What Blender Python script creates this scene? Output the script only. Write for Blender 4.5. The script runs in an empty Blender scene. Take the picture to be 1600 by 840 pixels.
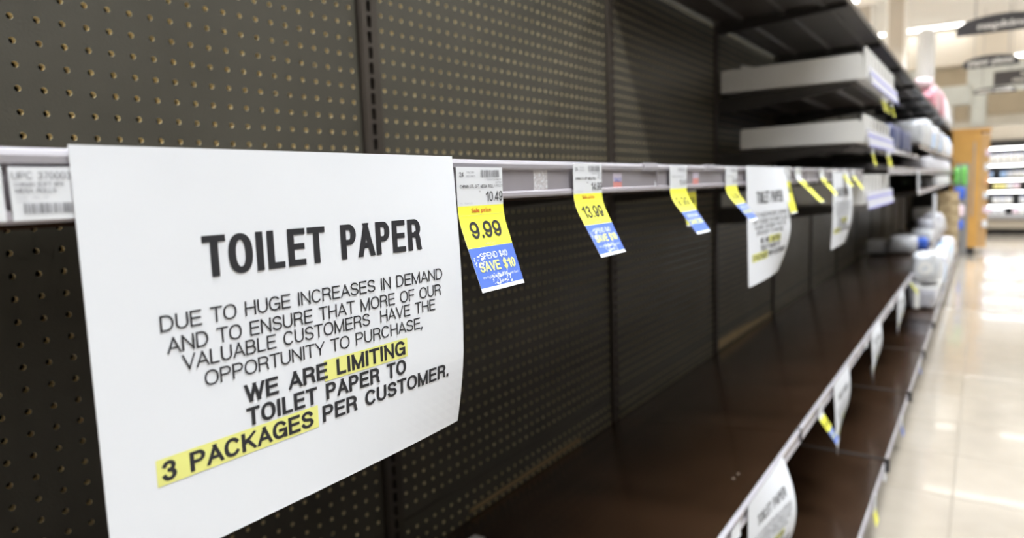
import bpy, math, random
from mathutils import Vector, Matrix
random.seed(7)
sc = bpy.context.scene
COL = sc.collection
H = 1.16                                     # lens height over the floor; X to the aisle, Y along it

# ------------------------------------------------------------------ camera
cam_d = bpy.data.cameras.new('camera'); cam = bpy.data.objects.new('camera', cam_d); COL.objects.link(cam)
F_PX, YAW, PITCH, ROLL = 1071.395, 0.6028, 0.1167, -0.0331
fw = Vector((-math.sin(YAW)*math.cos(PITCH), math.cos(YAW)*math.cos(PITCH), -math.sin(PITCH)))
r0 = Vector((math.cos(YAW), math.sin(YAW), 0)); u0 = r0.cross(fw)
rt = math.cos(ROLL)*r0 + math.sin(ROLL)*u0; up = -math.sin(ROLL)*r0 + math.cos(ROLL)*u0
cam.matrix_world = Matrix(((rt.x, up.x, -fw.x, 0), (rt.y, up.y, -fw.y, 0), (rt.z, up.z, -fw.z, H), (0, 0, 0, 1)))
cam_d.sensor_width = 36; cam_d.lens = F_PX*36/1600; cam_d.clip_start = .01; cam_d.clip_end = 100
cam_d.dof.use_dof = True; cam_d.dof.focus_distance = .50; cam_d.dof.aperture_fstop = 5.2
sc.camera = cam

# ------------------------------------------------------------------ world, exposure
w = bpy.data.worlds.new('world'); sc.world = w; w.use_nodes = True
w.node_tree.nodes['Background'].inputs[0].default_value = (.93, .97, 1, 1)
w.node_tree.nodes['Background'].inputs[1].default_value = .04
vs = sc.view_settings
vs.view_transform = 'Standard'; vs.look = 'None'; vs.gamma = 1; vs.use_curve_mapping = False
vs.exposure = 0.20
LAMP_W = 75.0                                # power of one ceiling fixture

# ------------------------------------------------------------------ materials
MATS = {}
def mat(name, col, rough=.5, metal=0, emit=0, var=0, scale=8, bump=0, bscale=60, spec=.5, trans=0, coat=0, alpha=1):
    if name in MATS: return MATS[name]
    m = bpy.data.materials.new(name); m.use_nodes = True; nt = m.node_tree; b = nt.nodes['Principled BSDF']
    b.inputs['Base Color'].default_value = (*col, 1); b.inputs['Roughness'].default_value = rough
    b.inputs['Metallic'].default_value = metal; b.inputs['Specular IOR Level'].default_value = spec
    b.inputs['Coat Weight'].default_value = coat; b.inputs['Transmission Weight'].default_value = trans
    b.inputs['Alpha'].default_value = alpha
    if emit:
        b.inputs['Emission Color'].default_value = (*col, 1); b.inputs['Emission Strength'].default_value = emit
    if var or bump:
        tc = nt.nodes.new('ShaderNodeTexCoord')
    if var:
        n = nt.nodes.new('ShaderNodeTexNoise'); n.inputs['Scale'].default_value = scale; n.inputs['Detail'].default_value = 5
        nt.links.new(tc.outputs['Object'], n.inputs['Vector'])
        r = nt.nodes.new('ShaderNodeValToRGB')
        r.color_ramp.elements[0].position = .3; r.color_ramp.elements[1].position = .7
        r.color_ramp.elements[0].color = (*[c*(1-var) for c in col], 1); r.color_ramp.elements[1].color = (*[min(1, c*(1+var)) for c in col], 1)
        nt.links.new(n.outputs['Fac'], r.inputs['Fac']); nt.links.new(r.outputs['Color'], b.inputs['Base Color'])
        rr = nt.nodes.new('ShaderNodeMapRange'); rr.inputs['To Min'].default_value = max(.02, rough*.8); rr.inputs['To Max'].default_value = min(1, rough*1.25)
        nt.links.new(n.outputs['Fac'], rr.inputs['Value']); nt.links.new(rr.outputs['Result'], b.inputs['Roughness'])
    if bump:
        n2 = nt.nodes.new('ShaderNodeTexNoise'); n2.inputs['Scale'].default_value = bscale; n2.inputs['Detail'].default_value = 3
        nt.links.new(tc.outputs['Object'], n2.inputs['Vector'])
        bp = nt.nodes.new('ShaderNodeBump'); bp.inputs['Strength'].default_value = bump; bp.inputs['Distance'].default_value = .002
        nt.links.new(n2.outputs['Fac'], bp.inputs['Height']); nt.links.new(bp.outputs['Normal'], b.inputs['Normal'])
    MATS[name] = m; return m
M_PEG = mat('brown_pegboard', (.058, .053, .040), .42, var=.10, scale=5, bump=.15, bscale=300)
M_TAN = mat('raw_hardboard', (.86, .74, .48), .8)
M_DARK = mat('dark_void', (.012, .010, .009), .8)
M_STD = mat('brown_upright', (.052, .042, .034), .38, metal=.2, var=.12, scale=12)
M_DECK = mat('brown_shelf_enamel', (.030, .0150, .0075), .22, var=.22, scale=5, bump=.10, bscale=150, coat=.15)
M_UNDER = mat('grey_brown_steel', (.085, .072, .062), .4, metal=.3, var=.15, scale=6)
M_BRK = mat('dark_bracket', (.030, .026, .023), .4, metal=.2)
M_RAIL = mat('lilac_grey_plastic', (.325, .300, .320), .30, var=.05, scale=20, spec=.6)
M_RAIL2 = mat('lilac_grey_lip', (.39, .36, .385), .24, spec=.6)
M_LIP = mat('clear_white_plastic', (.46, .44, .475), .18, spec=.6, coat=.3)
M_PAPER = mat('white_paper', (.80, .815, .855), .75, var=.015, scale=6, bump=.06, bscale=25)
M_TWHITE = mat('tag_white', (.78, .79, .82), .55)
M_YEL = mat('tag_yellow', (.90, .86, .07), .5)
M_BLUE = mat('tag_blue', (.075, .15, .52), .5)
M_INK = mat('black_ink', (.022, .022, .026), .6)
M_GINK = mat('grey_ink', (.26, .26, .28), .6)
M_LINK = mat('pale_ink', (.50, .50, .53), .6)
M_RED = mat('red_ink', (.75, .12, .04), .6)
M_HL = mat('highlighter', (.84, .83, .26), .7)
M_WINK = mat('white_ink', (.80, .84, .92), .6)
M_YINK = mat('yellow_ink', (.88, .88, .22), .6)
M_TRAY = mat('white_tray_plastic', (.90, .89, .87), .4, var=.02, scale=10)
M_STRIPE = mat('violet_stripe', (.28, .28, .72), .5)
M_WRAP = mat('white_plastic_wrap', (.74, .76, .80), .25, var=.08, scale=25, bump=.6, bscale=30, spec=.6)
M_BLUEP = mat('blue_wrap_print', (.05, .14, .62), .3, var=.1, scale=20)
M_LBLUE = mat('light_blue_wrap', (.42, .60, .88), .3, var=.15, scale=20)
M_NAVY = mat('navy_wrap', (.06, .08, .20), .3, var=.3, scale=20)
M_PINK = mat('pink_wrap', (.86, .42, .50), .35, var=.15, scale=16)
M_PPINK = mat('pale_pink_wrap', (.86, .68, .74), .35, var=.10, scale=16)
M_GREEN = mat('green_wrap', (.18, .52, .12), .35, var=.3, scale=16)
M_CARD = mat('cardboard', (.50, .38, .22), .8, var=.08, scale=14)
M_CARDD = mat('cardboard_edge', (.30, .21, .11), .8)
M_ORANGE = mat('orange_wood', (.62, .33, .08), .4, var=.08, scale=5, coat=.2)
M_GREYM = mat('grey_metal', (.38, .38, .39), .35, metal=.5)
M_TILE = [mat('beige_tile_%d' % i, c, .13, var=.05, scale=9, bump=.05, bscale=12, coat=.3) for i, c in enumerate(((.345, .30, .245), (.36, .315, .26), (.335, .288, .23)))]
M_GROUT = mat('tile_joint', (.29, .25, .20), .6)
M_CEIL = mat('ceiling_paint', (.88, .865, .84), .8, var=.02, scale=1)
M_WALL = mat('wall_paint', (.80, .77, .70), .7, var=.04, scale=2)
M_TEAL = mat('pale_teal_panel', (.78, .82, .81), .6, var=.04, scale=4)
M_BEIGE = mat('beige_panel', (.50, .43, .32), .6, var=.06, scale=4)
M_WHITE = mat('white_paint', (.82, .81, .79), .5)
M_BRIGHT = mat('bright_white', (.96, .96, .95), .4)
M_SIGN = mat('charcoal_sign', (.075, .075, .085), .45)
M_COOL = mat('cooler_black', (.03, .03, .032), .4)
M_LAMP = mat('lamp_diffuser', (1, .98, .94), .4, emit=6)
M_CLED = mat('cooler_light', (1, 1, 1), .4, emit=10)

ORD = ['first', 'second', 'third', 'fourth', 'fifth', 'sixth', 'seventh', 'eighth', 'ninth', 'tenth', 'eleventh', 'twelfth', 'thirteenth', 'fourteenth', 'fifteenth', 'sixteenth']
# ------------------------------------------------------------------ builders
ORG = {}                                     # world place of every empty
def props(o, label=None, cat=None, group=None, kind=None):
    if label: o['label'] = label
    if cat: o['category'] = cat
    if group: o['group'] = group
    if kind: o['kind'] = kind
    return o
def empty(name, loc, label, cat, group=None, kind=None, parent=None):
    o = bpy.data.objects.new(name, None); COL.objects.link(o); o.empty_display_size = .05
    o.location = loc; ORG[o.name] = Vector(loc)
    return props(o, label, cat, group, kind)
class MB:
    def __init__(s): s.v = []; s.f = []; s.m = []
    def add(s, vs_, fs, mi=0):
        k = len(s.v); s.v += [tuple(p) for p in vs_]
        s.f += [tuple(k+i for i in f) for f in fs]; s.m += [mi]*len(fs); return s
    def box(s, x0, x1, y0, y1, z0, z1, mi=0):
        return s.add([(x0, y0, z0), (x1, y0, z0), (x1, y1, z0), (x0, y1, z0), (x0, y0, z1), (x1, y0, z1), (x1, y1, z1), (x0, y1, z1)],
                     [(0, 3, 2, 1), (4, 5, 6, 7), (0, 1, 5, 4), (1, 2, 6, 5), (2, 3, 7, 6), (3, 0, 4, 7)], mi)
    def prof(s, pts, y0, y1, mi=0):          # (x, z) outline swept along Y
        n = len(pts); vs_ = [(x, y0, z) for x, z in pts] + [(x, y1, z) for x, z in pts]
        fs = [(i, (i+1) % n, n+(i+1) % n, n+i) for i in range(n)] + [tuple(range(n))[::-1], tuple(range(n, 2*n))]
        return s.add(vs_, fs, mi)
    def profx(s, pts, x0, x1, mi=0):         # (y, z) outline swept along X
        n = len(pts); vs_ = [(x0, y, z) for y, z in pts] + [(x1, y, z) for y, z in pts]
        fs = [(i, (i+1) % n, n+(i+1) % n, n+i) for i in range(n)] + [tuple(range(n))[::-1], tuple(range(n, 2*n))]
        return s.add(vs_, fs, mi)
    def cyl(s, c, r, z0, z1, n=20, mi=0, r1=None):
        r1 = r if r1 is None else r1
        vs_ = [(c[0]+r*math.cos(a*2*math.pi/n), c[1]+r*math.sin(a*2*math.pi/n), z0) for a in range(n)] + \
              [(c[0]+r1*math.cos(a*2*math.pi/n), c[1]+r1*math.sin(a*2*math.pi/n), z1) for a in range(n)]
        return s.add(vs_, [(i, (i+1) % n, n+(i+1) % n, n+i) for i in range(n)] + [tuple(range(n))[::-1], tuple(range(n, 2*n))], mi)
    def mesh(s, name, mats, org=(0, 0, 0), smooth=False):
        ox, oy, oz = org
        me = bpy.data.meshes.new(name); me.from_pydata([(x-ox, y-oy, z-oz) for x, y, z in s.v], [], s.f)
        for m_ in (mats if isinstance(mats, (list, tuple)) else [mats]): me.materials.append(m_)
        me.polygons.foreach_set('material_index', s.m)
        if smooth: me.polygons.foreach_set('use_smooth', [True]*len(s.f))
        me.update(); return me
    def build(s, name, mats, parent=None, smooth=False, bevel=0, **kw):
        if parent is not None: org = ORG[parent.name]
        else:
            xs = [p[0] for p in s.v]; ys = [p[1] for p in s.v]; zs = [p[2] for p in s.v]
            org = Vector(((min(xs)+max(xs))/2, (min(ys)+max(ys))/2, min(zs)))
        o = bpy.data.objects.new(name, s.mesh(name, mats, org, smooth)); COL.objects.link(o)
        if parent is not None: o.parent = parent; ORG[o.name] = org
        else: o.location = org; ORG[o.name] = org
        if bevel:
            b = o.modifiers.new('bevel', 'BEVEL'); b.width = bevel; b.segments = 2; b.limit_method = 'ANGLE'
        return props(o, **kw)
def link_copy(src, parent, loc=(0, 0, 0)):
    c = src.copy(); COL.objects.link(c); c.parent = parent; c.location = loc; ORG[c.name] = ORG[parent.name]; return c
KIDS = {}
def copy_tree(o, loc, label=None, group=None):
    r = o.copy(); COL.objects.link(r); r.location = loc; ORG[r.name] = Vector(loc)
    if label: r['label'] = label
    if group: r['group'] = group
    for ch in list(o.children):
        c = ch.copy(); COL.objects.link(c); c.parent = r
        for g in list(ch.children):
            d = g.copy(); COL.objects.link(d); d.parent = c
    return r

# ------------------------------------------------------------------ the room
MB().box(-9, 9, -7, 17.2, -.05, -.006).build('floor', M_GROUT, kind='structure', label='beige tiled shop floor')
floor = bpy.data.objects['floor']
T = .4572
proto_t = []
for k in range(3):
    b = MB(); h = T/2-.0012; e = .0015
    b.add([(-h, -h, -.006), (h, -h, -.006), (h, h, -.006), (-h, h, -.006), (-h, -h, -e), (h, -h, -e), (h, h, -e), (-h, h, -e),
           (-h+e, -h+e, 0), (h-e, -h+e, 0), (h-e, h-e, 0), (-h+e, h-e, 0)],
          [(0, 1, 5, 4), (1, 2, 6, 5), (2, 3, 7, 6), (3, 0, 4, 7), (4, 5, 9, 8), (5, 6, 10, 9), (6, 7, 11, 10), (7, 4, 8, 11), (8, 9, 10, 11)])
    proto_t.append(b.mesh('floor_tile', M_TILE[k]))
rest = MB()
fo = ORG['floor']
for i in range(-19, 19):
    for j in range(-14, 37):
        x = -.05 + (i+.5)*T; y = 1.0 + (j+.5)*T
        if not (-8.9 < x < 8.9 and -6.9 < y < 17): continue
        k = random.choice((0, 0, 1, 1, 2))
        if -.5 < x < 1.8 and y > 1.0:
            o = bpy.data.objects.new('floor_tile', proto_t[k]); COL.objects.link(o); o.parent = floor
            o.location = Vector((x, y, 0)) - fo
        else:
            h = T/2-.0012
            rest.add([(x-h, y-h, -.0005), (x+h, y-h, -.0005), (x+h, y+h, -.0005), (x-h, y+h, -.0005)], [(0, 1, 2, 3)], k)
rest.build('floor_tile', M_TILE, floor, kind='stuff')
CZ = 4.1
MB().box(-9, 9, -7, 17.2, CZ, CZ+.1).build('ceiling', M_CEIL, kind='structure')
MB().box(-9, 9, 16.95, 17.2, 0, CZ).build('wall_back', M_WALL, kind='structure')
MB().box(-9, 9, -7.2, -7, 0, CZ).build('wall_front', M_WALL, kind='structure')
MB().box(-9.2, -9, -7, 17.2, 0, CZ).build('wall_left', M_WALL, kind='structure')
MB().box(9, 9.2, -7, 17.2, 0, CZ).build('wall_right', M_WALL, kind='structure')
# decorated band of the back wall over the coolers
MB().box(-3.5, 5, 16.5, 16.95, 3.30, 3.95).build('trim_1', mat('soffit_paint', (.74, .68, .59), .7), kind='structure')
wb = bpy.data.objects['wall_back']
for (x0, x1, z0, z1, m_) in ((-3.5, -1.0, 2.05, 3.30, M_TEAL), (-1.0, -.36, 2.93, 3.28, M_BEIGE), (-.36, 5, 2.90, 3.30, M_TEAL), (-1.0, -.28, 2.55, 2.93, M_TEAL),
                             (-.55, -.32, 2.22, 2.52, M_BEIGE), (-.26, -.02, 2.12, 2.9, M_TEAL), (.0, .9, 2.3, 2.72, M_BEIGE), (.92, 2.5, 2.2, 2.9, M_TEAL),
                             (-.02, .9, 2.74, 2.9, M_TEAL), (-.26, 5, 2.04, 2.10, M_WHITE), (-1.0, -.57, 2.1, 2.53, M_WHITE)):
    MB().box(x0, x1, 16.88, 16.98, z0, z1).build('wall_panel', m_, wb)
# structural columns behind the gondola
for i, (x0, x1, y, lab, m_) in enumerate(((-1.475, -1.155, 13.5, 'cream square column rising right of the others behind the shelving', M_WHITE), (-2.10, -1.68, 13.7, 'wide pale column beside the top shelf, left of the cream one', M_WHITE))):
    e = empty('column', ((x0+x1)/2, y+.1, 0), lab, 'column')
    MB().box(x0, x1, y, y+.22, 0, CZ).build('shaft', m_, e, bevel=.01)
    MB().box(x0+.05, x1-.05, y-.008, y, 2.0, CZ).build('face_panel', mat('column_beige', (.50, .46, .40), .6), e)
    MB().box(x0-.03, x1+.03, y-.03, y+.25, 0, .15).build('base_guard', M_GREYM, e)

# ------------------------------------------------------------------ ceiling fixtures (visible ones at the far end, the same kind all over the shop)
def fixture(x, y, ln, label, group=None, wdt=.16, z=CZ, power=1.0):
    e = empty('ceiling_light', (x, y, z-.09), label, 'light', group)
    MB().box(x-ln/2, x+ln/2, y-wdt/2, y+wdt/2, z-.05, z-.001).build('housing', M_WHITE, e)
    b = MB(); n = 8; pts = [(y-wdt*.42*math.cos(math.pi*i/n), z-.05-.045*math.sin(math.pi*i/n)) for i in range(n+1)]
    b.profx(pts, x-ln/2+.02, x+ln/2-.02).build('diffuser', M_LAMP, e)
    l = bpy.data.lights.new('lamp', 'AREA'); l.shape = 'RECTANGLE'; l.size = ln; l.size_y = wdt; l.energy = LAMP_W*power*ln/2.4; l.color = (.90, .955, 1)
    l.spread = math.radians(104); lo = bpy.data.objects.new('lamp', l); COL.objects.link(lo); lo.parent = e; lo.location = (0, 0, -.02)
    return e
for y in (-5.5, -2.5, .5, 3.5, 6.5, 9.6, 12.9):
    for x in (-7, -3.6, .55, 4.1, 7.4):
        if y == 12.9 and x == -3.6: x = -3.0
        fixture(x, y, 2.4, 'long fluorescent ceiling fixture, %s row from the lens side, %s from the left' % (ORD[(-5.5, -2.5, .5, 3.5, 6.5, 9.6, 12.9).index(y)], ORD[(-7, -3.6, .55, 4.1, 7.4).index(x) if x in (-7, -3.6, .55, 4.1, 7.4) else 1]), 'rows of fluorescent ceiling fixtures', power=1.9 if y > 9 else (1.2 if x == .55 else .5))
fixture(-1.25, 16.35, 1.9, 'long bright fluorescent strip under the far end of the ceiling', power=.04)
fixture(1.3, 16.3, 1.7, 'bright fluorescent strip at the right edge of the far ceiling', power=.04)
fixture(.5, 15.2, .3, 'short bright lamp box below the far soffit, by the second hanging sign', z=3.24, power=.3)
bpy.data.objects['ceiling_light']

# ------------------------------------------------------------------ text and curved sheets
_TX = {}
def text_mesh(s, bold=0.0, shear=0.0):
    k = (s, bold, shear)
    if k in _TX: return _TX[k]
    c = bpy.data.curves.new('t', 'FONT'); c.body = s; c.size = 1; c.offset = 0; c.resolution_u = 3; c.shear = shear
    c.fill_mode = 'FRONT'
    o = bpy.data.objects.new('t', c); COL.objects.link(o)
    dg = bpy.context.evaluated_depsgraph_get(); me = bpy.data.meshes.new_from_object(o.evaluated_get(dg))
    vs_ = [(v.co.x, v.co.y) for v in me.vertices]; fs = [tuple(p.vertices) for p in me.polygons]
    bpy.data.objects.remove(o); bpy.data.curves.remove(c); bpy.data.meshes.remove(me)
    x0 = min(v[0] for v in vs_); x1 = max(v[0] for v in vs_)
    cap = .729
    if bold > 0:
        nv = len(vs_); dirs = [(-bold, 0), (bold, 0), (-bold*.7, -bold*.6), (bold*.7, -bold*.6), (-bold*.7, bold*.6), (bold*.7, bold*.6)]
        if bold > .03: dirs += [(0, bold*.5), (0, -bold*.5)]
        v0, f0 = list(vs_), list(fs); vs_ = []; fs = []
        for k_, (a_, c_) in enumerate(dirs):
            fs += [tuple(k_*nv+i for i in f) for f in f0]; vs_ += [(x+a_, y+c_) for x, y in v0]
        x0 -= bold; x1 += bold
    vs_ = [((x-x0)/(x1-x0), y/cap) for x, y in vs_]
    # normals all the same way
    ff = []
    for f in fs:
        a = sum(vs_[f[i]][0]*vs_[f[(i+1) % len(f)]][1]-vs_[f[(i+1) % len(f)]][0]*vs_[f[i]][1] for i in range(len(f)))
        ff.append(f if a > 0 else f[::-1])
    _TX[k] = (vs_, ff); return _TX[k]

# ---- a plain grotesque drawn from strokes: capitals and figures
def _arc(cx, cy, rx, ry, a0, a1, n=14, p=1.0):
    o = []
    for i in range(n+1):
        a = math.radians(a0+(a1-a0)*i/n); c, d = math.cos(a), math.sin(a)
        o.append((cx+rx*math.copysign(abs(c)**p, c), cy+ry*math.copysign(abs(d)**p, d)))
    return o
_O = _arc(.5, .5, .5, .5, 0, 360, 30, .88)
_S = _arc(.5, .755, .46, .245, 18, 90, 6)[:-1]+_arc(.5, .755, .46, .245, 90, 250, 10)+[(.62, .475)]+_arc(.5, .25, .5, .25, 60, -162, 14)
GL = {'A': (.86, .02, [[(0, 0), (.5, 1)], [(.5, 1), (1, 0)], [(.2, .30), (.8, .30)]]),
 'B': (.74, .09, [[(0, 0), (0, 1), (.55, 1)]+_arc(.55, .765, .38, .235, 90, -90)+[(0, .53)], [(.55, .53), (.6, .53)]+_arc(.6, .265, .4, .265, 90, -90)+[(0, 0)]]),
 'C': (.84, .06, [_arc(.5, .5, .5, .5, 42, 318, 24, .9)]), 'D': (.80, .09, [[(0, 0), (0, 1), (.42, 1)]+_arc(.42, .5, .58, .5, 90, -90, 18)+[(0, 0)]]),
 'E': (.70, .09, [[(1, 1), (0, 1), (0, 0), (1, 0)], [(0, .52), (.92, .52)]]), 'F': (.64, .09, [[(1, 1), (0, 1), (0, 0)], [(0, .50), (.88, .50)]]),
 'G': (.88, .06, [_arc(.5, .5, .5, .5, 42, 320, 24, .9), [(1, 0), (1, .46), (.55, .46)]]), 'H': (.78, .09, [[(0, 0), (0, 1)], [(1, 0), (1, 1)], [(0, .52), (1, .52)]]),
 'I': (0, .11, [[(0, 0), (0, 1)]]), 'J': (.5, .05, [[(1, 1), (1, .28)]+_arc(.5, .28, .5, .28, 0, -180)]), 'K': (.78, .09, [[(0, 0), (0, 1)], [(1, 1), (.02, .36)], [(.36, .60), (1, 0)]]),
 'L': (.60, .09, [[(0, 1), (0, 0), (1, 0)]]), 'M': (.96, .09, [[(0, 0), (0, 1)], [(0, 1), (.5, 0)], [(.5, 0), (1, 1)], [(1, 1), (1, 0)]]),
 'N': (.78, .09, [[(0, 0), (0, 1)], [(0, 1), (1, 0)], [(1, 0), (1, 1)]]), 'O': (.92, .06, [_O]),
 'P': (.72, .09, [[(0, 0), (0, 1), (.58, 1)]+_arc(.58, .735, .42, .265, 90, -90)+[(0, .47)]]),
 'R': (.76, .09, [[(0, 0), (0, 1), (.56, 1)]+_arc(.56, .745, .42, .255, 90, -90)+[(0, .49)], [(.62, .49), (.86, .42), (.93, .30), (.95, .10), (1, 0)]]),
 'S': (.76, .06, [_S]), 'T': (.78, .03, [[(0, 1), (1, 1)], [(.5, 1), (.5, 0)]]), 'U': (.76, .09, [[(0, 1), (0, .33)]+_arc(.5, .33, .5, .33, 180, 360)+[(1, 1)]]),
 'V': (.84, .02, [[(0, 1), (.5, 0)], [(.5, 0), (1, 1)]]), 'W': (1.22, .02, [[(0, 1), (.26, 0)], [(.26, 0), (.5, 1)], [(.5, 1), (.74, 0)], [(.74, 0), (1, 1)]]),
 'X': (.8, .03, [[(0, 0), (1, 1)], [(0, 1), (1, 0)]]), 'Y': (.82, .02, [[(0, 1), (.5, .42)], [(1, 1), (.5, .42)], [(.5, .42), (.5, 0)]]), 'Z': (.7, .05, [[(0, 1), (1, 1)], [(1, 1), (0, 0)], [(0, 0), (1, 0)]]),
 '0': (.60, .07, [_O]), '1': (.40, .12, [[(1, 0), (1, 1)], [(1, .97), (.1, .74)]]),
 '2': (.60, .07, [_arc(.5, .71, .48, .29, 170, -25)+[(0, 0), (1, 0)]]), '3': (.60, .07, [_arc(.5, .765, .45, .235, 160, -80), _arc(.5, .265, .5, .265, 85, -162)]),
 '4': (.62, .06, [[(.76, 0), (.76, 1)], [(.76, 1), (0, .28)], [(0, .24), (1, .24)]]), '5': (.60, .07, [[(.92, 1), (.18, 1), (.08, .48)]+_arc(.5, .32, .5, .32, 140, -158)]),
 '6': (.60, .07, [_arc(.5, .32, .5, .32, 0, 360, 22), _arc(.53, .5, .53, .5, 40, 200, 14)]), '7': (.58, .07, [[(0, 1), (1, 1), (.32, 0)]]),
 '8': (.60, .07, [_arc(.5, .765, .43, .235, 0, 360, 20), _arc(.5, .265, .5, .265, 0, 360, 20)]), '9': (.60, .07, [_arc(.5, .68, .5, .32, 0, 360, 22), _arc(.47, .5, .53, .5, 20, -140, 14)]),
 '$': (.56, .05, [_S, [(.5, -.10), (.5, 1.10)]]), '.': (0, .10, [[(0, 0), (0, .012)]]), ',': (0, .10, [[(0, 0), (0, .012)], [(.0, 0), (-.06, -.16)]]), ' ': (.30, .10, []),
 '/': (.3, .02, [[(0, 0), (1, 1)]])}
LAY = []
def stroke_text(txt, width, cap, wt, yr=.9, bear=.62):
    """letters that fill exactly `width`, stroke weight `wt` (times the cap height)"""
    nat = 0
    for ch in txt: nat += GL[ch][0]
    fix = sum(2*GL[ch][1]*bear+wt for ch in txt)-bear*(GL[txt[0]][1]+GL[txt[-1]][1])
    kx = (width/cap-fix)/nat
    if kx < .5:                             # squeezed: give up side bearings too
        bear *= .6; fix = sum(2*GL[ch][1]*bear+wt for ch in txt)-bear*(GL[txt[0]][1]+GL[txt[-1]][1]); kx = max(.2, (width/cap-fix)/nat)
    V = []; Fc = []; LAY.clear(); x = -GL[txt[0]][1]*bear; wy = wt*yr
    for ch in txt:
        w_, bb, st = GL[ch]; x += bb*bear; W = w_*kx
        for pl in st:
            p = [(x+wt/2+(a*W if w_ else a), wy/2+c*(1-wy)) for a, c in pl]
            closed = p[0] == p[-1] and len(p) > 6 or (abs(p[0][0]-p[-1][0])+abs(p[0][1]-p[-1][1]) < 1e-6 and len(p) > 6)
            n = len(p); L = []; Rr = []
            for i in range(n):
                a = p[i-1] if i else (p[-2] if closed else None); c = p[i+1] if i < n-1 else (p[1] if closed else None); q = p[i]
                d1 = Vector((q[0]-a[0], q[1]-a[1])).normalized() if a and (q[0]-a[0], q[1]-a[1]) != (0, 0) else None
                d2 = Vector((c[0]-q[0], c[1]-q[1])).normalized() if c and (c[0]-q[0], c[1]-q[1]) != (0, 0) else None
                d1 = d1 or d2; d2 = d2 or d1
                n1 = Vector((-d1.y, d1.x)); n2 = Vector((-d2.y, d2.x)); m_ = n1+n2
                m_ = m_.normalized() if m_.length > .2 else n1
                k = 1/max(.5, m_.dot(n1)); ex = Vector((0, 0))
                if not closed and i == 0: ex = -d2*wt/2
                if not closed and i == n-1: ex = d1*wt/2
                hx, hy = wt/2, wy/2
                L.append((q[0]+ex.x+m_.x*k*hx, q[1]+ex.y+m_.y*k*hy)); Rr.append((q[0]+ex.x-m_.x*k*hx, q[1]+ex.y-m_.y*k*hy))
            if ch not in '$,': L = [(a, min(1, max(0, c))) for a, c in L]; Rr = [(a, min(1, max(0, c))) for a, c in Rr]
            b0 = len(V); V += L+Rr; LAY.append((b0, len(V)))
            for i in range(n-1): Fc.append((b0+n+i, b0+n+i+1, b0+i+1, b0+i))
        x += W+wt+bb*bear
    x1 = max(v[0] for v in V); x0 = min(v[0] for v in V)
    return [((a-x0)/(x1-x0), c) for a, c in V], Fc

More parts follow.
